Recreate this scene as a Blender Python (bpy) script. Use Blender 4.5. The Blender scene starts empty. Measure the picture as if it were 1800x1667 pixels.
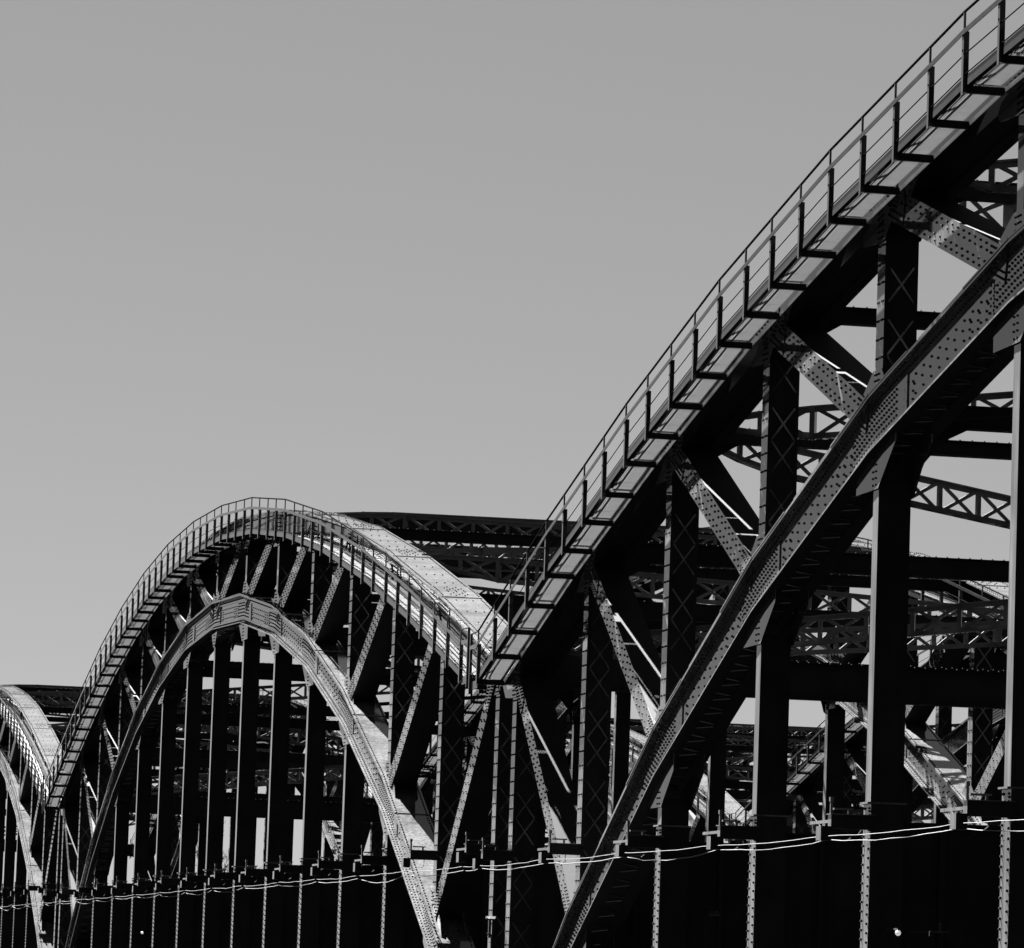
import bpy, math, random
from mathutils import Vector, Matrix
random.seed(7)
S = bpy.context.scene
COL = S.collection
PI = math.pi

# ------------------------------------------------------------------ camera
F_PX, PH_W, PH_H = 8359.95, 1800.0, 1667.0
YAW, PITCH, ROLL = 0.180981, 0.103719, 0.034241
cam_pos = Vector((-19.597, -105.815, 0.0))
fwd = Vector((math.sin(YAW) * math.cos(PITCH), math.cos(YAW) * math.cos(PITCH), math.sin(PITCH)))
rgt = Vector((math.cos(YAW), -math.sin(YAW), 0))
upv = rgt.cross(fwd)
r2 = rgt * math.cos(ROLL) + upv * math.sin(ROLL)
u2 = -rgt * math.sin(ROLL) + upv * math.cos(ROLL)
cd = bpy.data.cameras.new("camera")
cam = bpy.data.objects.new("camera", cd)
COL.objects.link(cam)
cam.matrix_world = Matrix(((r2.x, u2.x, -fwd.x, cam_pos.x), (r2.y, u2.y, -fwd.y, cam_pos.y),
                           (r2.z, u2.z, -fwd.z, cam_pos.z), (0, 0, 0, 1)))
cd.sensor_fit = 'HORIZONTAL'
cd.sensor_width = 36.0
cd.lens = 36.0 * F_PX / PH_W
cd.clip_start = 0.5
cd.clip_end = 12000
S.camera = cam

# ------------------------------------------------------------------ light
SUN = Vector((-0.20, 0.60, 0.77)).normalized()
sun_el = math.asin(SUN.z)
sun_az = math.atan2(SUN.x, SUN.y)
w = bpy.data.worlds.new("World")
S.world = w
w.use_nodes = True
nt = w.node_tree
bg = nt.nodes['Background']
sky = nt.nodes.new('ShaderNodeTexSky')
sky.sky_type = 'NISHITA'
sky.sun_disc = False
sky.sun_elevation = sun_el
sky.sun_rotation = sun_az
sky.altitude = 0
sky.air_density = 1.0
sky.dust_density = 0.1
sep = nt.nodes.new('ShaderNodeSeparateColor')        # black-and-white photograph: the red record of the sky
mul = nt.nodes.new('ShaderNodeMath'); mul.operation = 'MULTIPLY'; mul.inputs[1].default_value = 0.1256
crv = nt.nodes.new('ShaderNodeMath'); crv.operation = 'POWER'; crv.inputs[1].default_value = 0.45   # tone of the print
nt.links.new(sky.outputs[0], sep.inputs[0])
nt.links.new(sep.outputs[0], crv.inputs[0])
nt.links.new(crv.outputs[0], mul.inputs[0])
nt.links.new(mul.outputs[0], bg.inputs[0])
bg.inputs[1].default_value = 0.05
sd = bpy.data.lights.new("sun", 'SUN')
sd.energy = 5.0
sd.angle = math.radians(0.53)
sd.color = (1.0, 1.0, 1.0)
so = bpy.data.objects.new("sun", sd)
COL.objects.link(so)
so.rotation_euler = SUN.to_track_quat('Z', 'Y').to_euler()
vs = S.view_settings
vs.view_transform = 'Standard'
vs.look = 'None'
vs.gamma = 1
vs.use_curve_mapping = False
vs.exposure = 5.0

# ------------------------------------------------------------------ materials
def mat(name, base, rough=0.45, spec=0.5, var=0.25, scale=1.2, bump=0.0, streak=0.0, metallic=0.0):
    m = bpy.data.materials.new(name)
    m.use_nodes = True
    t = m.node_tree
    b = t.nodes['Principled BSDF']
    b.inputs['Roughness'].default_value = rough
    b.inputs['Specular IOR Level'].default_value = spec
    b.inputs['Metallic'].default_value = metallic
    tc = t.nodes.new('ShaderNodeTexCoord')
    n = t.nodes.new('ShaderNodeTexNoise')
    n.inputs['Scale'].default_value = scale
    n.inputs['Detail'].default_value = 6
    t.links.new(tc.outputs['Object'], n.inputs['Vector'])
    r = t.nodes.new('ShaderNodeMapRange')
    r.inputs['From Min'].default_value = 0.3
    r.inputs['From Max'].default_value = 0.7
    r.inputs['To Min'].default_value = base * (1 - var)
    r.inputs['To Max'].default_value = base * (1 + var)
    t.links.new(n.outputs['Fac'], r.inputs['Value'])
    out = r.outputs[0]
    if streak > 0:                                   # rain streaks and dirt running down the paint
        mp = t.nodes.new('ShaderNodeMapping')
        mp.inputs['Scale'].default_value = (6, 6, 0.35)
        t.links.new(tc.outputs['Object'], mp.inputs['Vector'])
        n2 = t.nodes.new('ShaderNodeTexNoise')
        n2.inputs['Scale'].default_value = 2.0
        n2.inputs['Detail'].default_value = 4
        t.links.new(mp.outputs[0], n2.inputs['Vector'])
        r3 = t.nodes.new('ShaderNodeMapRange')
        r3.inputs['From Min'].default_value = 0.35
        r3.inputs['From Max'].default_value = 0.7
        r3.inputs['To Min'].default_value = 1 - streak
        r3.inputs['To Max'].default_value = 1 + streak
        t.links.new(n2.outputs['Fac'], r3.inputs['Value'])
        mm = t.nodes.new('ShaderNodeMath'); mm.operation = 'MULTIPLY'
        t.links.new(out, mm.inputs[0]); t.links.new(r3.outputs[0], mm.inputs[1])
        out = mm.outputs[0]
    t.links.new(out, b.inputs['Base Color'])
    rr = t.nodes.new('ShaderNodeMapRange')
    rr.inputs['To Min'].default_value = rough * 0.82
    rr.inputs['To Max'].default_value = rough * 1.18
    t.links.new(n.outputs['Fac'], rr.inputs['Value'])
    t.links.new(rr.outputs[0], b.inputs['Roughness'])
    if bump > 0:
        bp = t.nodes.new('ShaderNodeBump')
        bp.inputs['Strength'].default_value = bump
        bp.inputs['Distance'].default_value = 0.02
        n3 = t.nodes.new('ShaderNodeTexNoise')
        n3.inputs['Scale'].default_value = scale * 6
        n3.inputs['Detail'].default_value = 5
        t.links.new(tc.outputs['Object'], n3.inputs['Vector'])
        t.links.new(n3.outputs['Fac'], bp.inputs['Height'])
        t.links.new(bp.outputs[0], b.inputs['Normal'])
    return m

STEEL = mat("painted_steel", 0.027, 0.045, 0.25, 0.32, 0.9, 0.0, 0.32)
STEEL_IN_SHADE = mat("inner_shade_steel", 0.008, 0.7, 0.03, 0.3, 1.0, 0.05, 0.1)  # dark steel: inner members, and shade painted onto faces of outer members
RIVM = mat("rivet_heads", 0.015, 0.85, 0.02, 0.3, 2.0)
RAILP = mat("railing_paint", 0.012, 0.06, 0.15, 0.2, 3.0)
RAILG = mat("grey_railing_paint", 0.006, 0.08, 0.10, 0.2, 4.0)
RODM = mat("dark_rod_paint", 0.003, 0.8, 0.0, 0.2, 3.0)
LATM = mat("lattice_steel", 0.045, 0.07, 0.12, 0.25, 1.5)
GALV = mat("galvanised_steel", 0.02, 0.2, 0.2, 0.2, 4.0)
PLANK = mat("fibre_plank", 0.008, 0.6, 0.05, 0.15, 5.0)
_t = PLANK.node_tree; _tr = _t.nodes.new('ShaderNodeBsdfTranslucent'); _tr.inputs[0].default_value = (0.0115, 0.0115, 0.0115, 1)
_ad = _t.nodes.new('ShaderNodeAddShader'); _t.links.new(_t.nodes['Principled BSDF'].outputs[0], _ad.inputs[0]); _t.links.new(_tr.outputs[0], _ad.inputs[1])
_t.links.new(_ad.outputs[0], _t.nodes['Material Output'].inputs[0])
CABLEM = mat("pale_cable_sheath", 0.009, 0.6, 0.2, 0.6, 5.0)
DECK = mat("dark_deck", 0.002, 0.9, 0.0, 0.3, 0.8)
STONE = mat("pier_stone", 0.012, 0.9, 0.2, 0.25, 0.6, 0.4)
GROUND = mat("ground_soil", 0.002, 0.95, 0.0, 0.4, 0.15, 0.4)
BARK = mat("bark", 0.006, 0.95, 0.1, 0.3, 3.0)
BARE = mat("twigs", 0.006, 0.95, 0.1, 0.3, 3.0)
ROOFM = mat("roof_slate", 0.12, 0.7, 0.3, 0.2, 1.0)
WALLM = mat("pale_render", 0.4, 0.9, 0.2, 0.15, 0.6)

def lamp_mat():
    m = bpy.data.materials.new("lamp_glass"); m.use_nodes = True
    b = m.node_tree.nodes['Principled BSDF']
    n = m.node_tree.nodes.new('ShaderNodeTexNoise'); n.inputs['Scale'].default_value = 4
    r = m.node_tree.nodes.new('ShaderNodeMapRange'); r.inputs['To Min'].default_value = 0.014; r.inputs['To Max'].default_value = 0.02
    m.node_tree.links.new(n.outputs['Fac'], r.inputs['Value'])
    m.node_tree.links.new(r.outputs[0], b.inputs['Emission Strength'])
    b.inputs['Emission Color'].default_value = (1, 1, 1, 1)
    b.inputs['Base Color'].default_value = (0.02, 0.02, 0.02, 1)
    return m
LAMPG = lamp_mat()

# ------------------------------------------------------------------ mesh helper
class MB:
    def __init__(s): s.v = []; s.f = []; s.r = []; s.d = []
    def hexa(s, c):
        b = len(s.v); s.v += [tuple(p) for p in c]
        s.f += [(b, b+3, b+2, b+1), (b+4, b+5, b+6, b+7), (b, b+1, b+5, b+4), (b+1, b+2, b+6, b+5), (b+2, b+3, b+7, b+6), (b+3, b, b+4, b+7)]
    def box(s, x0, x1, y0, y1, z0, z1):
        s.hexa([(x0, y0, z0), (x1, y0, z0), (x1, y1, z0), (x0, y1, z0), (x0, y0, z1), (x1, y0, z1), (x1, y1, z1), (x0, y1, z1)])
    def box2(s, *a):                                 # box whose y-facing, top and bottom faces are painted dark as shade
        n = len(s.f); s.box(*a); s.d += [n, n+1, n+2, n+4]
    def bar(s, a, b, wd, ht, up=(0, 0, 1)):
        a = Vector(a); b = Vector(b); d = (b - a).normalized(); u = Vector(up)
        sd_ = d.cross(u)
        if sd_.length < 1e-6: sd_ = d.cross(Vector((1, 0, 0)))
        sd_.normalize(); u = sd_.cross(d)
        sd_ = sd_ * wd / 2; u = u * ht / 2
        s.hexa([a - sd_ - u, a + sd_ - u, b + sd_ - u, b - sd_ - u, a - sd_ + u, a + sd_ + u, b + sd_ + u, b - sd_ + u])
    def yz(s, pts, x0, x1):                          # polygon in the y-z plane extruded along x
        n = len(pts); b = len(s.v); s.last = (len(s.f)+2, len(s.f)+2+n)
        s.v += [(x0, y, z) for y, z in pts] + [(x1, y, z) for y, z in pts]
        s.f.append(tuple(range(b, b + n))); s.f.append(tuple(range(b + 2*n - 1, b + n - 1, -1)))
        for i in range(n):
            j = (i + 1) % n; s.f.append((b + i, b + n + i, b + n + j, b + j))
    def xz(s, pts, y0, y1):
        n = len(pts); b = len(s.v)
        s.v += [(x, y0, z) for x, z in pts] + [(x, y1, z) for x, z in pts]
        s.f.append(tuple(range(b, b + n))); s.f.append(tuple(range(b + 2*n - 1, b + n - 1, -1)))
        for i in range(n):
            j = (i + 1) % n; s.f.append((b + i, b + n + i, b + n + j, b + j))
    def tube(s, pts, r, n=6):
        pts = [Vector(p) for p in pts]; b = len(s.v); m = len(pts)
        for i, p in enumerate(pts):
            d = (pts[min(i+1, m-1)] - pts[max(i-1, 0)]).normalized()
            x = d.cross(Vector((0, 0, 1)))
            if x.length < 1e-4: x = d.cross(Vector((1, 0, 0)))
            x.normalize(); y = x.cross(d)
            rr = r[i] if isinstance(r, (list, tuple)) else r
            for k in range(n):
                a = 2*PI*k/n; s.v.append(tuple(p + x*math.cos(a)*rr + y*math.sin(a)*rr))
        for i in range(m-1):
            for k in range(n):
                k2 = (k+1) % n; s.f.append((b+i*n+k, b+i*n+k2, b+(i+1)*n+k2, b+(i+1)*n+k))
        s.f.append(tuple(b+k for k in range(n-1, -1, -1))); s.f.append(tuple(b+(m-1)*n+k for k in range(n)))
    def strip(s, ys, zlo, zhi, x0, x1, under=False):              # polyline box along the bridge, vertical cuts at every node
        b = len(s.v); m = len(ys)
        for y, a, c in zip(ys, zlo, zhi):
            s.v += [(x0, y, a), (x1, y, a), (x1, y, c), (x0, y, c)]
        for i in range(m-1):
            p = b + 4*i; q = p + 4
            for k in range(4):
                k2 = (k+1) % 4
                if under and k == 0: s.d.append(len(s.f))  # undersides take the dark steel as painted shade
                s.f.append((p+k, p+k2, q+k2, q+k))
        s.f.append((b+3, b+2, b+1, b)); e = b+4*(m-1); s.f.append((e, e+1, e+2, e+3))
    def rivet(s, p, nrm, t, r=0.026, h=0.020):       # low dome
        p = Vector(p); nrm = Vector(nrm).normalized(); t = Vector(t).normalized(); q = nrm.cross(t); b = len(s.v); n = 6; s.r.append((len(s.f), len(s.f)+7))
        for k in range(n):
            a = 2*PI*k/n; s.v.append(tuple(p + (t*math.cos(a) + q*math.sin(a))*r))
        for k in range(n):
            a = 2*PI*k/n; s.v.append(tuple(p + (t*math.cos(a) + q*math.sin(a))*r*0.6 + nrm*h))
        for k in range(n):
            k2 = (k+1) % n; s.f.append((b+k, b+k2, b+n+k2, b+n+k))
        s.f.append(tuple(b+n+k for k in range(n)))
    def sphere(s, c, r, n=12, m=8):
        c = Vector(c); b = len(s.v)
        for i in range(m+1):
            th = PI*i/m
            for k in range(n):
                a = 2*PI*k/n; s.v.append((c.x+r*math.sin(th)*math.cos(a), c.y+r*math.sin(th)*math.sin(a), c.z+r*math.cos(th)))
        for i in range(m):
            for k in range(n):
                k2 = (k+1) % n; s.f.append((b+i*n+k, b+(i+1)*n+k, b+(i+1)*n+k2, b+i*n+k2))
    def make(s, name, material, parent=None, fix=True):
        me = bpy.data.meshes.new(name)
        me.from_pydata(s.v, [], s.f)
        me.materials.append(material)
        if s.r:
            me.materials.append(RIVM)
            for a_, b_ in s.r:
                for i_ in range(a_, b_): me.polygons[i_].material_index = 1
        if s.d:
            if not s.r: me.materials.append(RIVM)
            me.materials.append(STEEL_IN_SHADE)
            for i_ in s.d: me.polygons[i_].material_index = 2  # faces with shade painted in
        me.update()
        if fix:
            import bmesh
            bm = bmesh.new(); bm.from_mesh(me); bmesh.ops.recalc_face_normals(bm, faces=bm.faces); bm.to_mesh(me); bm.free()
        o = bpy.data.objects.new(name, me); COL.objects.link(o)
        if parent: o.parent = parent
        return o

def empty(name, loc, label=None, cat=None, group=None):
    o = bpy.data.objects.new(name, None); COL.objects.link(o); o.location = loc
    o.empty_display_size = 0.5
    if label: o['label'] = label
    if cat: o['category'] = cat
    if group: o['group'] = group
    return o
def tag(o, label=None, cat=None, group=None, kind=None):
    if label: o['label'] = label
    if cat: o['category'] = cat
    if group: o['group'] = group
    if kind: o['kind'] = kind
    return o
KIDS = {}
def kid(parent, o):
    o.parent = parent; KIDS.setdefault(parent.name, []).append(o); return o
def add(parent, mb, name, material):
    o = mb.make(name, material); return kid(parent, o)
def dup_part(o, parent, off=(0, 0, 0)):
    c = o.copy(); COL.objects.link(c); c.parent = parent
    c.location = Vector(o.location) + Vector(off)
    KIDS.setdefault(parent.name, []).append(c)
    for ch in KIDS.get(o.name, []): dup_part(ch, c)
    return c

# ------------------------------------------------------------------ bridge dimensions (metres)
P = 7.86                                             # panel length; a span has 14 panels
NP = 14
BLOW = [-3.85, 0.46, 3.91, 6.59, 8.63, 10.05, 10.96, 11.22]     # underside of the lower chord
UTOP = [7.30, 9.15, 10.75, 12.12, 13.18, 13.95, 14.40, 14.55]   # top plate of the upper chord
B = [BLOW[min(k, NP-k)] for k in range(NP+1)]
U = [UTOP[min(k, NP-k)] for k in range(NP+1)]
Y = [k*P for k in range(NP+1)]                       # local, k = 0 is the end of the span nearer the camera
WB = 0.58                                            # width of the chord boxes
HL, HU = 0.86, 0.76                                  # depths of lower and upper chord
TIE = -1.5
W_TRUSS = 15.8                                       # spacing of the two trusses of one bridge
RIV = (-1, 0, 0)

def zi(arr, y):
    k = max(0, min(NP-1, int(y / P))); f = y/P - k
    return arr[k]*(1-f) + arr[k+1]*f

def slope_pts(arr):
    return [(Y[k], arr[k]) for k in range(NP+1)]

# ------------------------------------------------------------------ one truss (outer face at x = 0, facing -x)
def build_truss(span, first=True):
    tr = []
    # ---- lower chord
    m = MB()
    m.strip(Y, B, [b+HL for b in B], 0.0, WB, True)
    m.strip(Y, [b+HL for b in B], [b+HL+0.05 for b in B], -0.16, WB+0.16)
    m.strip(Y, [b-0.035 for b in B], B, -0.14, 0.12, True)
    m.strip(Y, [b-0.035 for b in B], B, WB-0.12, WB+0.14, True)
    m.strip(Y, [b+0.001 for b in B], [b+0.13 for b in B], -0.022, -0.001)          # flange angles
    m.strip(Y, [b+HL-0.15 for b in B], [b+HL-0.001 for b in B], -0.022, -0.001)
    for k in range(NP):                              # cover plates, wider and narrower in turn
        L = P
        for (f0, f1, e, t) in ((0.0, 0.30, 0.012, 0.030), (0.30, 0.62, 0.0, 0.022), (0.70, 1.0, 0.008, 0.026)):
            ya, yb = Y[k] + f0*L, Y[k] + f1*L
            za, zb = zi(B, ya)+HL+0.05, zi(B, yb)+HL+0.05
            m.strip([ya, yb], [za, zb], [za+t, zb+t], -0.16-e, WB+0.16+e)
    for k in range(1, NP):                           # web splice plates round each node
        a = 1.5 if k % 2 else 1.9
        ys = [Y[k]-a, Y[k], Y[k]+a*0.7]
        m.strip(ys, [zi(B, y)+0.14 for y in ys], [zi(B, y)+HL-0.16 for y in ys], -0.020, -0.001)
    for k in range(NP):                              # lacing under the box
        d = 0.34; n = int(P/d)
        for i in range(n):
            ya = Y[k]+i*d; yb = ya + (0.12 if i % 2 else -0.10)
            m.bar((0.125, ya, zi(B, ya)-0.012), (WB-0.125, max(Y[k], yb), zi(B, max(Y[k], yb))-0.012), 0.07, 0.02)
    for k in range(NP):                              # rivets
        th = math.atan2(B[k+1]-B[k], P); n = int(P/0.15)
        tv = (0, math.cos(th), math.sin(th)); uv = Vector((0, -math.sin(th), math.cos(th)))
        for i in range(n):
            y = Y[k] + (i+0.5)*P/n; z = zi(B, y); s = y - Y[k]; e = min(s, P-s)
            m.rivet((-0.022, y, z+0.065), RIV, tv); m.rivet((-0.022, y, z+HL-0.07), RIV, tv)
            m.rivet((-0.085, y, z+0.0), uv, tv)
            m.rivet((-0.11, y, z+HL+0.078), uv, tv, 0.026, 0.028); m.rivet((WB+0.10, y, z+HL+0.078), uv, tv, 0.026, 0.028)
            if e < 1.35:
                x = -0.020
                for t in (0.22, 0.33, 0.44, 0.55, 0.64): m.rivet((x, y, z+t), RIV, tv)
            elif i % 3 == 0:
                for t in (0.27, 0.43, 0.58): m.rivet((0, y + (0.08 if t == 0.43 else 0), z+t), RIV, tv)
            elif i % 3 == 1 and e < 2.6:
                for t in (0.22, 0.35, 0.50): m.rivet((0, y, z+t), RIV, tv)
    add(span, m, "lower_chord", STEEL)
    # ---- upper chord
    m = MB()
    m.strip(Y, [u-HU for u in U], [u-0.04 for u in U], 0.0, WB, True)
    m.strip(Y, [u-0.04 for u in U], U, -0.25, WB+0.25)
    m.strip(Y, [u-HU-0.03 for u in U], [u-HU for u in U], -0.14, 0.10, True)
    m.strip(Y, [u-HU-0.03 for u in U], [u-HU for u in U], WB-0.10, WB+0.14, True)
    for k in range(1, NP):                           # splice plates
        for (a, t, e) in ((0.9, 0.02, 0.0),):
            ys = [Y[k]-a, Y[k], Y[k]+a]
            m.strip(ys, [zi(U, y) for y in ys], [zi(U, y)+t for y in ys], -0.22, WB+0.22)
            m.strip(ys, [zi(U, y)-HU+0.06 for y in ys], [zi(U, y)-0.12 for y in ys], -0.018, -0.001)
    for k in range(NP):
        th = math.atan2(U[k+1]-U[k], P); n = int(P/0.20)
        tv = (0, math.cos(th), math.sin(th)); uv = Vector((0, -math.sin(th), math.cos(th)))
        for i in range(n):
            y = Y[k] + (i+0.5)*P/n; z = zi(U, y); s = y - Y[k]; e = min(s, P-s)
            zt = z + (0.02 if e < 0.9 else 0)
            for x in (-0.16, WB+0.16): m.rivet((x, y, zt), uv, tv, 0.028, 0.022)
            for x in (-0.06, WB+0.06): m.rivet((x, y+0.1, zt), uv, tv, 0.028, 0.022)
            if e < 0.9:
                if i % 2 == 0:
                    for x in (0.08, 0.29, 0.50): m.rivet((x, y, zt), uv, tv, 0.028, 0.022)
                else:
                    for x in (0.18, 0.40): m.rivet((x, y, zt), uv, tv, 0.028, 0.022)
                for t in (0.14, 0.26, 0.38, 0.50, 0.62): m.rivet((-0.018, y, z-HU+t), RIV, tv)
            else:
                if i % 8 == 0:
                    for x in (0.08, 0.29, 0.50): m.rivet((x, y, zt), uv, tv, 0.028, 0.022)
                m.rivet((0, y, z-HU+0.08), RIV, tv); m.rivet((0, y, z-0.13), RIV, tv)
    add(span, m, "upper_chord", STEEL)
    # ---- posts between the chords
    for k in range(NP+1):
        m = MB(); y = Y[k]; z0 = B[k]+HL-0.1 if 0 < k < NP else -3.2
        z1 = U[k]-HU+0.05; hy = 0.23 if not (5 <= k <= 9) else 0.17
        if k in (0, NP): hy = 0.23
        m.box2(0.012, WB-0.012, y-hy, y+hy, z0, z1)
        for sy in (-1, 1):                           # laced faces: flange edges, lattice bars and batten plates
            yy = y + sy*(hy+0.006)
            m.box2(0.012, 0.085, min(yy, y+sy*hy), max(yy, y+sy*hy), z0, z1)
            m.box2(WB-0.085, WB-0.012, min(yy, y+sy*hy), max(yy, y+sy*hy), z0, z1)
            z = z0 + 0.2; i = 0
            while z + 0.62 < z1 - 0.2:
                if i % 3 == 2:
                    m.box2(0.09, WB-0.09, min(yy, y+sy*hy), max(yy, y+sy*hy), z, z+0.24); z += 0.27
                else:
                    m.bar((0.08, yy, z), (WB-0.08, yy, z+0.58), 0.012, 0.034, (0, 0, 1))
                    m.bar((WB-0.08, yy+sy*0.008, z), (0.08, yy+sy*0.008, z+0.58), 0.012, 0.034, (0, 0, 1)); z += 0.60
                i += 1
        n = int((z1-z0)/0.30)
        for i in range(n):
            z = z0 + (i+0.5)*(z1-z0)/n
            if hy > 0.2:
                for dy in (-0.17, -0.085, 0.085, 0.17): m.rivet((0.012, y+dy, z), RIV, (0, 1, 0), 0.024)
        add(span, m, "post", STEEL)
    # ---- hangers from the lower chord down to the deck
    for k in range(1, NP):
        m = MB(); y = Y[k]; zt = B[k]-0.45
        split = 2.95
        if zt > split + 0.3:
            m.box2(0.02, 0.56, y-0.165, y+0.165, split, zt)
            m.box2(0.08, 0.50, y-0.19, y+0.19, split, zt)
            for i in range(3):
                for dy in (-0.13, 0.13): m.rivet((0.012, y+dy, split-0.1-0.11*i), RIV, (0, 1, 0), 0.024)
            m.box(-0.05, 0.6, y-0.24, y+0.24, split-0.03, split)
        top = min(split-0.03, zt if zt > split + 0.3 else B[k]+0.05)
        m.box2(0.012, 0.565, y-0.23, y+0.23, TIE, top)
        z = TIE + 0.1
        while z < top - 0.1:
            for dy in (-0.165, 0.165): m.rivet((0.012, y+dy, z + (0.05 if dy > 0 else 0)), RIV, (0, 1, 0), 0.026, 0.03)
            z += 0.15
        add(span, m, "hanger", STEEL)
    # ---- diagonals
    for k in range(NP):
        a, b = (k, k+1) if k < 7 else (k+1, k)       # from upper node a to lower node b
        pa = Vector((0, Y[a], U[a]-0.38)); pb = Vector((0, Y[b], B[b]+0.43))
        d = (pb-pa).normalized(); L = (pb-pa).length
        t0, t1 = 0.42, L-0.52
        q = Vector((0, -d.z, d.y)); hw = 0.27 if 2 <= k <= 11 else 0.25
        m = MB()
        def quad(t0, t1, hw, x0, x1):
            A = [pa+d*t0-q*hw, pa+d*t0+q*hw, pa+d*t1+q*hw, pa+d*t1-q*hw]
            m.yz([(v.y, v.z) for v in A], x0, x1)
        quad(t0, t1, hw, -0.030, WB+0.03); m.d += list(range(*m.last))  # edge faces of the diagonal painted dark as shade
        quad(t0, t0+1.15, hw-0.01, -0.046, -0.030)   # riveted splice plates at both ends
        quad(t1-1.0, t1, hw-0.005, -0.040, -0.030)
        s = t0+0.08
        while s < t1-0.05:
            end = s < t0+1.1 or s > t1-0.95
            xx = -0.046 if s < t0+1.12 else (-0.040 if s > t1-0.97 else -0.030)
            for w_, o_ in ((-0.19, 0), (-0.09, 0.06), (0.09, 0), (0.19, 0.06)):
                c = pa + d*(s+(o_ if not end else 0)) + q*w_
                m.rivet((xx, c.y, c.z), RIV, d, 0.026)
            s += 0.115 if end else 0.33
        add(span, m, "diagonal", STEEL)
    # ---- gusset plates
    for k in range(NP+1):
        for xo in (-0.014, WB+0.002):
            m = MB(); y = Y[k]; s = -1 if k <= 7 else 1       # towards the diagonal hanging from this node
            if k < 7: s = 1
            zl = U[k]-HU
            if k == 7: pts = [(y-0.8, zi(U, y-0.8)-0.3), (y-0.4, zl-0.25), (y+0.4, zl-0.25), (y+0.8, zi(U, y+0.8)-0.3)]
            else:
                yo = y - s*0.9; yi_ = y + s*1.9
                yo = max(0.0, min(NP*P, yo))
                pts = [(yo, zi(U, yo)-0.3), (yo, zi(U, yo)-HU-0.02), (y-s*0.26, zl-0.34), (y+s*0.30, zl-0.34), (y+s*1.05, zl-0.30), (y+s*1.45, zl+0.0), (yi_, zi(U, yi_)-0.3)]
            m.yz(pts, xo, xo+0.012)
            if xo < 0:
                for i in range(3):
                    for dy in (-0.14, -0.05, 0.05, 0.14): m.rivet((xo, y+dy, zl-0.08-0.10*i), RIV, (0, 1, 0), 0.022)
            add(span, m, "gusset_plate", STEEL)
            if 0 < k < NP:                           # lower node, above the chord
                m = MB(); s2 = -1 if k <= 7 else 1; zt = B[k]+HL
                if k == 7: pts = [(y-1.3, zi(B, y-1.3)+HL-0.1), (y-0.75, zt+0.42), (y-0.26, zt+0.30), (y+0.26, zt+0.30), (y+0.75, zt+0.42), (y+1.3, zi(B, y+1.3)+HL-0.1)]
                else:
                    pts = [(y-s2*0.75, zi(B, y-s2*0.75)+HL-0.1), (y-s2*0.26, zt+0.48), (y+s2*0.26, zt+0.48), (y+s2*1.25, zi(B, y+s2*1.25)+HL+0.28), (y+s2*1.6, zi(B, y+s2*1.6)+HL-0.1)]
                m.yz(pts, xo, xo+0.012)
                if xo < 0:
                    for i in range(4):
                        for dy in (-0.12, 0.0, 0.12): m.rivet((xo, y+dy, zt+0.10+0.10*i), RIV, (0, 1, 0), 0.022)
                add(span, m, "gusset_plate", STEEL)
                m = MB(); sl = (zi(B, min(NP*P, y+1))-zi(B, max(0, y-1)))/2   # below the chord, holding the hanger
                hs = -1 if sl > 0.06 else (1 if sl < -0.06 else 0)            # downhill side
                if hs == 0: pts = [(y-0.95, zi(B, y-0.95)+0.1), (y-0.20, B[k]-0.62), (y+0.20, B[k]-0.62), (y+0.95, zi(B, y+0.95)+0.1)]
                else: pts = [(y+hs*1.15, zi(B, y+hs*1.15)+0.1), (y+hs*1.15, B[k]-0.62), (y-hs*0.22, B[k]-0.62), (y-hs*1.25, B[k]+0.05), (y-hs*1.25, zi(B, y-hs*1.25)+0.1)]
                m.yz(pts, xo, xo+0.012)
                if xo < 0:
                    for i in range(5):
                        for dy in (-0.09, 0.09): m.rivet((xo, y+dy, B[k]-0.55+0.11*i), RIV, (0, 1, 0), 0.022)
                add(span, m, "gusset_plate", STEEL)
    # ---- tie girder under the hangers
    m = MB(); m.box(0.0, 0.6, 0, NP*P, TIE-1.1, TIE); m.box(-0.15, 0.75, 0, NP*P, TIE, TIE+0.04); m.box(-0.15, 0.75, 0, NP*P, TIE-1.14, TIE-1.1)
    add(span, m, "tie_girder", STEEL)
    # ---- cable brackets on the outside of the deck edge
    for k in range(NP+1):
        m = MB(); y = Y[k]
        m.box2(-0.66, 0.0, y-0.30, y-0.10, 2.50, 2.72)
        m.box(-0.68, 0.05, y-0.34, y-0.06, 2.72, 2.735)
        m.box2(-0.84, -0.665, y-0.36, y-0.05, 2.30, 2.53)
        m.box(-0.66, -0.62, y-0.24, y-0.20, 2.735, 2.93)
        m.box(-0.67, -0.61, y-0.26, y-0.18, 2.93, 3.00)
        m.box(-0.60, -0.28, y-0.25, y-0.15, 2.80, 2.83)
        m.bar((-0.34, y-0.2, 2.735), (-0.34, y-0.2, 2.81), 0.04, 0.04)
        m.tube([(-0.30, y-0.2, 2.50), (-0.30, y-0.2, 2.36), (-0.36, y-0.2, 2.31)], 0.012, 5)
        if k < NP: m.bar((-0.60, y-0.1, 2.62), (-0.60, y+1.3, 2.62), 0.02, 0.05)
        add(span, m, "cable_bracket", STEEL)

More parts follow.
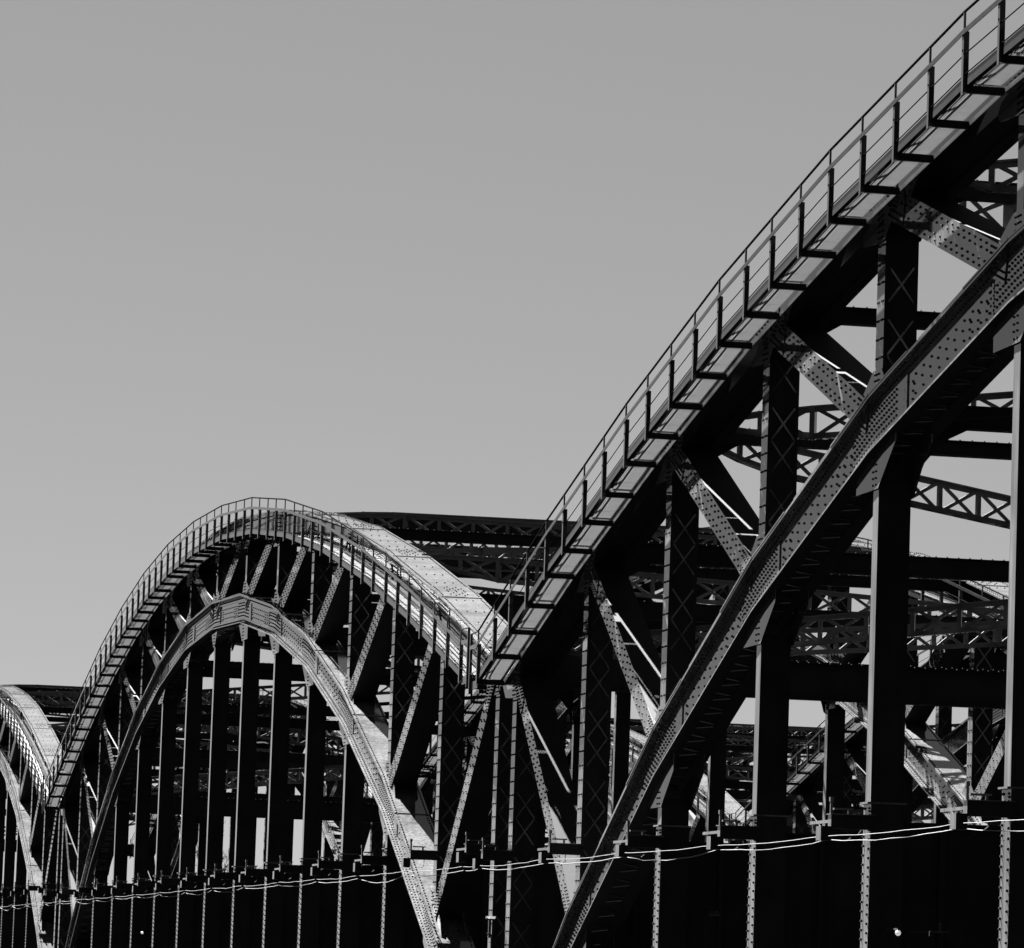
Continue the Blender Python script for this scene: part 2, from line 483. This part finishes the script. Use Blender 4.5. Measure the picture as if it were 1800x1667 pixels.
def lattice(m, a, b, depth, ch=0.10, bay=1.0, chamfer=True):
    """lattice beam in the vertical plane through a-b; a, b are points on its top chord"""
    a = Vector(a); b = Vector(b); L = (b-a).length; d = (b-a)/L; n = max(4, int(L/bay))
    dz = Vector((0, 0, -1))
    hz = d.cross(Vector((0, 0, 1))).normalized()
    def low(t):
        e = min(t, 1-t)*L; f = 1 if not chamfer else min(1.0, 0.42 + e/1.6*0.58)
        return a + d*L*t + dz*depth*f
    def top(t):
        e = min(t, 1-t)*L; f = 0 if not chamfer else max(0, 0.16*(1-e/1.6))
        return a + d*L*t + dz*depth*f
    ts = [i/n for i in range(n+1)]
    for i in range(n):
        m.bar(top(ts[i]), top(ts[i+1]), 0.20, 0.035); m.bar(top(ts[i])+dz*0.06, top(ts[i+1])+dz*0.06, 0.03, 0.09)
        m.bar(low(ts[i]), low(ts[i+1]), 0.20, 0.035); m.bar(low(ts[i])-dz*0.06, low(ts[i+1])-dz*0.06, 0.03, 0.09)
        m.bar(low(ts[i])+hz*0.02, top(ts[i+1])+hz*0.02, 0.03, 0.075)
        m.bar(top(ts[i])-hz*0.02, low(ts[i+1])-hz*0.02, 0.03, 0.075)
        wd = 0.24 if i == 2 or i == n-2 else 0.07
        m.bar(top(ts[i])+dz*0.02, low(ts[i])-dz*0.02, wd, 0.10, d)
    m.bar(top(1), low(1), 0.12, 0.12, d)

def build_cross(span):
    X0, X1 = WB+0.02, W_TRUSS-0.02
    for k in range(NP+1):                            # struts between the upper chords
        m = MB(); y = Y[k]; z = U[k]-0.02
        dp = 0.92 if k in (0, NP) else (0.42 if k in (1, NP-1) else 0.28)
        z0 = z - dp + (0.0 if k not in (0, NP) else 0.1)
        m.box(X0, X1, y-0.02, y+0.02, z0, z-0.02)
        m.box(X0, X1, y-0.16, y+0.16, z-0.02, z); m.box(X0, X1, y-0.16, y+0.16, z0-0.02, z0)
        for i in range(60):
            x = X0+0.2+i*(X1-X0-0.4)/59
            m.rivet((x, y-0.11, z), (0, 0, 1), (1, 0, 0), 0.026, 0.024)
        for sx in (1, -1):
            xe = X0 if sx > 0 else X1
            m.xz([(xe, z0-0.02), (xe+sx*0.8, z0-0.02), (xe, z0-0.5)], y-0.012, y+0.012)
        add(span, m, "upper_strut", STEEL_IN_SHADE)
    for k in range(NP):                              # zigzag lattice braces between the upper chords
        m = MB(); odd, even = (k+1, k) if k % 2 else (k, k+1)
        s_ = 1 if even > odd else -1
        ya, yb = Y[odd] + s_*0.4, Y[even] - s_*0.4
        lattice(m, (X0+0.05, ya, zi(U, ya)+0.12), (X1-0.05, yb, zi(U, yb)+0.12), 0.62)
        add(span, m, "lattice_brace", LATM)
    for k in range(4, NP-3):                         # struts and bars between the lower chords
        m = MB(); y = Y[k]; z = B[k]+0.80; dp = 0.34
        m.box(X0, X1, y-0.02, y+0.02, z-dp, z); m.box(X0, X1, y-0.15, y+0.15, z, z+0.02); m.box(X0, X1, y-0.15, y+0.15, z-dp-0.02, z-dp)
        for sx in (1, -1):
            xe = X0 if sx > 0 else X1
            pts = [(xe, z-dp-0.02), (xe+sx*0.95, z-dp-0.02), (xe+sx*0.5, z-dp-0.25), (xe+sx*0.2, z-dp-0.62), (xe+sx*0.06, z-dp-1.15), (xe, z-dp-1.2)]
            m.xz(pts, y-0.012, y+0.012)
        add(span, m, "lower_strut", STEEL_IN_SHADE)
    for k in range(4, NP-4):
        for c in (k % 2,):
            m = MB(); ya, yb = (Y[k], Y[k+1]) if c == 0 else (Y[k+1], Y[k])
            m.bar((X0, ya, zi(B, ya)+0.55), (X1, yb, zi(B, yb)+0.55), 0.16, 0.13)
            add(span, m, "wind_brace", STEEL_IN_SHADE)
    for k in range(NP+1):                            # floor beams
        m = MB(); y = Y[k]
        m.box(0.40, W_TRUSS+0.2, y-0.02, y+0.02, -0.75, 2.62)
        m.box(0.62, W_TRUSS-0.05, y-0.2, y+0.2, 2.62, 2.65); m.box(0.62, W_TRUSS-0.05, y-0.2, y+0.2, -0.78, -0.75)
        for i in range(13):
            x = 1.2 + i*1.1
            m.box(x, x+0.10, y-0.12, y-0.021, -0.74, 2.61)
        for i in range(70): m.rivet((0.8+i*0.2, y-0.021, 2.5), (0, -1, 0), (1, 0, 0), 0.024)
        add(span, m, "floor_beam", STEEL_IN_SHADE)
    m = MB()                                         # deck plate and stringers
    for k in range(NP):
        m.box(3.9, W_TRUSS-2.6, Y[k]+0.03, Y[k+1]-0.03, 1.50, 1.72)
        for x in (4.6, 6.2, 9.0, 11.2): m.box(x-0.12, x+0.12, Y[k]+0.03, Y[k+1]-0.03, 0.6, 1.499)
    add(span, m, "deck", DECK)

# ------------------------------------------------------------------ maintenance walkway with railing on the outside of an upper chord
RAIL_Z = 0.36                                        # rail top above the chord's top plate
def deck_z(y): return zi(U, y) - 0.72
def build_walkway(wk):
    XO, XI = -0.90, -0.27
    L = NP*P
    m = MB()                                         # toe board outside, stringer inside
    zd = [deck_z(y) for y in Y]
    m.strip(Y, [z-0.05 for z in zd], [z+0.11 for z in zd], XO+0.03, XO+0.042)
    m.strip(Y, [z-0.05 for z in zd], [z-0.04 for z in zd], XO+0.042, XO+0.11)
    add(wk, m, "toe_board", RAILG)
    m = MB(); m.strip(Y, [z-0.10 for z in zd], [z-0.02 for z in zd], XI, XI+0.012); m.strip(Y, [z-0.10 for z in zd], [z-0.09 for z in zd], XI+0.012, -0.02)  # inner flange added to close the gap and keep sunlight off the web
    add(wk, m, "stringer", RAILP)
    for k in range(NP):                              # ribbed translucent planks, one bay at a time
        w0, w1 = -0.785, -0.345; n = 12
        for j in range(4):
            ya, yb = Y[k] + j*P/4 + 0.06, Y[k] + (j+1)*P/4 - 0.06
            for (f0, f1) in ((0, 0.22), (0.225, 0.76), (0.765, 1.0)):      # planks butt with narrow seams
                y0, y1 = ya+(yb-ya)*f0+0.004, ya+(yb-ya)*f1-0.004
                m = MB() if f0 == 0 else m
                m.v += [(w0, y0, deck_z(y0)-0.012), (w1, y0, deck_z(y0)-0.012), (w1, y1, deck_z(y1)-0.012), (w0, y1, deck_z(y1)-0.012)]
                m.f.append((len(m.v)-4, len(m.v)-3, len(m.v)-2, len(m.v)-1))
            for i in range(n):
                x = w0 + (w1-w0)*(i+0.5)/n
                m.strip([ya, yb], [deck_z(ya)-0.008, deck_z(yb)-0.008], [deck_z(ya)+0.012, deck_z(yb)+0.012], x-0.006, x+0.006)
            add(wk, m, "walkway_plank", PLANK)
    rng = random.Random(3)
    posts = []
    for k in range(NP):
        for j in range(4):
            posts.append(Y[k] + (j + 0.02)*P/4 + rng.uniform(-0.12, 0.12)*(1 if j else 0))
    posts.append(L - 0.05); posts[0] = 0.12
    for y in posts:                                  # transverse bracket under the planks and the rail post on it
        z = deck_z(y); zt = zi(U, y)+RAIL_Z
        m = MB()
        m.box2(XO+0.05, XI, y-0.05, y+0.05, z-0.13, z-0.022)
        add(wk, m, "bracket", RAILP)
        m = MB()
        m.box(XO-0.008, XO+0.004, y-0.05, y+0.05, z-0.17, zt-0.30); m.box(XO+0.004, XO+0.075, y-0.05, y-0.042, z-0.13, zt-0.30)
        m.box(XO-0.004, XO+0.028, y-0.022, y+0.012, zt-0.30, zt)
        m.rivet((XO-0.008, y, zt-0.36), RIV, (0, 1, 0), 0.02, 0.015); m.rivet((XO-0.008, y, z+0.5), RIV, (0, 1, 0), 0.02, 0.015)
        add(wk, m, "rail_post", RAILP)
    zt = [u+RAIL_Z for u in U]
    m = MB(); m.tube([(XO+0.012, y, z) for y, z in zip(Y, zt)], 0.021, 7); add(wk, m, "top_rail", RODM)
    m = MB(); m.strip(Y, [z-0.36 for z in zt], [z-0.28 for z in zt], XO-0.024, XO-0.010); add(wk, m, "hand_rail", RAILG)
    for o in (0.64, 0.95):
        m = MB(); m.tube([(XO+0.02, y, z-o) for y, z in zip(Y, zt)], 0.010, 6); add(wk, m, "rail_rod", RODM)
    # platform and returning rails at the low ends of the span
    for (yy, s) in ((-0.05, -1), (L+0.05, 1)):
        m = MB(); z = deck_z(max(0, min(L, yy)))
        m.box(XO+0.04, -0.05, min(yy, yy+s*1.0), max(yy, yy+s*1.0), z-0.06, z-0.02)
        m.box(XO+0.04, XO+0.08, min(yy, yy+s*1.0), max(yy, yy+s*1.0), z-0.2, z-0.06)
        add(wk, m, "landing_plate", RAILG)
        m = MB(); z2 = U[0]+RAIL_Z
        m.tube([(XO+0.012, max(0, min(L, yy)), z2), (XO+0.012, yy+s*0.9, z2-0.02)], 0.021, 6)
        m.bar((XO, max(0, min(L, yy)), z2-0.31), (XO, yy+s*0.9, z2-0.33), 0.014, 0.09)
        m.tube([(XO+0.012, max(0, min(L, yy)), z2-0.62), (XO+0.012, yy+s*0.9, z2-0.64)], 0.01, 5)
        m.tube([(XO+0.012, max(0, min(L, yy)), z2-0.9), (XO+0.012, yy+s*0.9, z2-0.92)], 0.01, 5)
        m.box(XO-0.008, XO+0.05, yy+s*0.85-0.03, yy+s*0.85+0.03, z-0.3, z2-0.02)
        add(wk, m, "landing_rail", RAILP)

# ------------------------------------------------------------------ assemble the bridges
GAP = 2.173
Y2 = GAP; Y3 = 2*GAP + NP*P; Y4 = 3*GAP + 2*NP*P; Y1 = -NP*P
proto = empty("bridge_span", (0, Y2, 0.1))
build_truss(proto)
n_truss = list(KIDS[proto.name])
for o in n_truss: dup_part(o, proto, (W_TRUSS, 0, 0))
build_cross(proto)
wproto = empty("maintenance_walkway", (0, Y2, 0.1))
build_walkway(wproto)
def span_at(loc, label, group):
    r = proto.copy(); COL.objects.link(r); r.location = loc
    for ch in KIDS[proto.name]: dup_part(ch, r)
    tag(r, label, "bridge span", group); return r
def walk_at(loc, label, group):
    r = wproto.copy(); COL.objects.link(r); r.location = loc
    for ch in KIDS[wproto.name]: dup_part(ch, r)
    tag(r, label, "walkway", group); return r
GN = "riveted arch spans of the near bridge"; GF = "riveted arch spans of the bridge behind"; GW = "railed walkways along the arch tops"
tag(proto, "dark riveted truss arch span whose whole hump stands in the left half of the view", "bridge span", GN)
tag(wproto, "railed grating walkway climbing over the full arch hump in the left half", "walkway", GW)
XB = 32.4
span_at((0, Y1, -0.08), "nearest and largest riveted arch span, rising steeply out of the upper right corner", GN)
span_at((0, Y3, 0.45), "distant riveted arch span cut by the left edge, with a pale sunlit top plate", GN)
walk_at((0, Y1, -0.08), "nearest railed walkway, seen from below as it climbs to the upper right corner", GW)
walk_at((0, Y3, 0.45), "far railed walkway descending from the left edge to the low joint", GW)
walk_at((W_TRUSS, Y2, 0.1), "railed walkway on the rear truss of the full arch hump, mostly behind lattice bracing", GW)
walk_at((W_TRUSS, Y3, 0.45), "railed walkway on the rear truss of the far left arch, glimpsed between hangers", GW)
span_at((XB, Y2, 0), "arch span of the bridge behind, seen through the near arch beside its tall hangers", GF)
span_at((XB, Y3, 0), "arch span of the bridge behind, seen between the hangers of the full arch hump", GF)
walk_at((XB, Y2, 0), "railed walkway on the bridge behind, rising to the right between the near hangers", GW)
walk_at((XB, Y3, 0), "railed walkway on the bridge behind, running down to the right between the near hangers", GW)

# ------------------------------------------------------------------ cables on the deck-edge brackets
nodes = []
for y0 in (Y1, Y2, Y3):
    nodes += [y0 + k*P - 0.2 for k in range(NP+1)]
nodes = sorted(set(nodes))
def cable(name, dz, x, sag, seed, r, label):
    rng = random.Random(seed); pts = []
    for a, b in zip(nodes[:-1], nodes[1:]):
        s = sag*rng.uniform(0.3, 1.0)*(b-a)/P
        for i in range(8):
            t = i/8; pts.append((x + 0.03*math.sin(a+t*5), a+(b-a)*t, 2.30 + dz - 4*s*t*(1-t) + 0.012*rng.uniform(-1, 1)))
    m = MB(); m.tube(pts, r, 6)
    o = m.make(name, CABLEM)
    return tag(o, label, "cable", "pale cables along the deck edge")
cable("cable", 0.00, -0.74, 0.05, 1, 0.007, "upper of two pale cables strung along the deck edge, drawn fairly taut")
cable("cable", -0.07, -0.70, 0.16, 2, 0.009, "lower of two pale cables strung along the deck edge, sagging between brackets")

# ------------------------------------------------------------------ ground, river, piers
def ground():
    m = MB(); xs = [-3000, -800, -300, -120, -60, -40, -30, -24, -18, -13, -8, 0, 20, 60, 120, 400, 1200, 3000]
    ys = [-1500, -500, -220, -150, -125, -110, -100, -92, -85, -70, -40, -10, 30, 80, 130, 200, 300, 500, 1500, 4000, 8000]
    def h(x, y):
        hgt = -6.0
        if -60 <= x <= -12 and y <= -60: hgt = -1.7
        if 25 < y < 205: hgt = -9.0
        return hgt
    for y in ys:
        for x in xs: m.v.append((x, y, h(x, y)))
    n = len(xs)
    for j in range(len(ys)-1):
        for i in range(n-1): m.f.append((j*n+i, j*n+i+1, (j+1)*n+i+1, (j+1)*n+i))
    return tag(m.make("ground", GROUND), kind='structure')
ground()
for i, (yc, xb, lab) in enumerate(((GAP/2, 0, "stone pier under the low joint beside the nearest arch"), (Y3-GAP/2, 0, "stone pier under the far low joint of the near bridge"),
                                   (Y3-GAP/2, XB, "stone pier under the low joint of the bridge behind"))):
    m = MB()
    m.box(xb-1.6, xb+W_TRUSS+2.2, yc-2.4, yc+2.4, -9.5, -5.2); m.box(xb-1.9, xb+W_TRUSS+2.5, yc-2.7, yc+2.7, -5.2, -4.7)
    o = m.make("bridge_pier", STONE); tag(o, lab, "pier", "stone piers under the bridge joints")

# ------------------------------------------------------------------ small fittings at deck level
m = MB(); t = empty("signal_lamp", (0.26, Y1+10*P-0.24, 0.78), "white round lamp on an arm below the cables, at the lower right", "lamp", "round lamps below the deck edge")
def lamp_parts(t, arm, r):
    m = MB(); m.bar((0, 0, 0.06), (0, -arm, 0.06), 0.03, 0.03); m.bar((0, -arm, 0.07), (0, -arm, 0.02), 0.03, 0.03, (0, 1, 0)); m.box(-0.06, 0.06, -0.012, 0.0, -0.04, 0.16)
    add(t, m, "arm", STEEL_IN_SHADE)
    m = MB(); m.sphere((0, -arm, 0.0), r, 16, 10); add(t, m, "lamp_globe", LAMPG)
lamp_parts(t, 0.92, 0.046)
t = empty("signal_lamp", (0.33, Y2+10*P-0.24, 0.93), "tiny white round lamp below the cables under the far end of the full arch", "lamp", "round lamps below the deck edge")
lamp_parts(t, 0.92, 0.055)
def flood(loc, label, arm, pole):
    t = empty("floodlight", loc, label, "floodlight", "floodlights below the deck edge")
    m = MB(); c = [(-0.13, -0.10, 0.0), (0.09, -0.10, 0.0), (0.14, 0.08, 0.055), (-0.08, 0.08, 0.055)]
    m.hexa(c + [(x, y, z+0.035) for x, y, z in c]); add(t, m, "lamp_head", GALV)
    m = MB(); m.bar((0, 0.08, 0.03), (0, arm, 0.03), 0.03, 0.04)
    if pole: m.tube([(-0.05, 0.1, -0.32), (0.02, 0.1, -0.30), (0.06, 0.1, -0.36), (0.06, 0.1, -1.6)], 0.022, 7); m.box(0.03, 0.09, arm-0.05, arm, -0.4, 0.06); m.bar((0.06, 0.1, -0.5), (0.06, arm, -0.5), 0.03, 0.03)
    add(t, m, "arm", RAILP)
flood((0.89, -16.9, 1.14), "small pale floodlight head mounted low between the rivet strips at lower right", 1.15, False)
flood((-0.10, 1.55, 1.10), "small floodlight beside a hooked pole at the foot of the paired posts", 0.40, True)
t = empty("insulator_bracket", (0.67, Y1+10*P-2.06, 0.81), "small T-shaped bracket with an insulator, low at the right edge under the cables", "bracket")
m = MB(); m.bar((-0.14, 0, 0), (0.18, 0, 0), 0.02, 0.022); m.bar((-0.14, 0, 0.0), (-0.14, 0, -0.07), 0.02, 0.02, (0, 1, 0)); m.bar((0.03, 0, 0.0), (0.03, 1.98, 0.0), 0.02, 0.02)
add(t, m, "arm", GALV)
m = MB()
for i in range(4): m.tube([(0.03, 0, 0.02+0.035*i), (0.03, 0, 0.035+0.035*i)], 0.022 if i % 2 else 0.012, 8)
add(t, m, "insulator", GALV)

# ------------------------------------------------------------------ bare trees beyond the far bank
def bare_tree(loc, h, seed, label):
    rng = random.Random(seed); t = empty("bare_tree", loc, label, "tree", "bare trees beyond the river")
    m = MB(); m.tube([(0, 0, 0), (0.15, 0, h*0.3), (-0.05, 0.1, h*0.62), (0.1, 0, h*0.95)], [0.32, 0.24, 0.14, 0.03], 8); add(t, m, "trunk", BARK)
    m = MB()
    def grow(p, d, L, r, lev):
        q = p + d*L; m.tube([p, p+d*L*0.5+Vector((rng.uniform(-1, 1), rng.uniform(-1, 1), 0.3))*L*0.06, q], [r, r*0.8, r*0.55], 4)
        if lev == 0: return
        for i in range(4 if lev > 1 else 5):
            a = p + d*L*rng.uniform(0.35, 1.0)
            e = (d + Vector((rng.uniform(-1, 1), rng.uniform(-1, 1), rng.uniform(-0.2, 0.8)))*0.75).normalized()
            grow(a, e, L*rng.uniform(0.42, 0.62), r*0.5, lev-1)
    for i in range(16):
        z = h*rng.uniform(0.25, 0.92); a = rng.uniform(0, 2*PI)
        d = Vector((math.cos(a)*0.7, math.sin(a)*0.7, rng.uniform(0.5, 1.0))).normalized()
        grow(Vector((0, 0, z)), d, h*0.26*(1.15-z/h), 0.06, 3)
    add(t, m, "crown", BARE)
bare_tree((27.6, 280, -6.0), 17.6, 4, "bare leafless tree seen through the gap between two middle hangers")
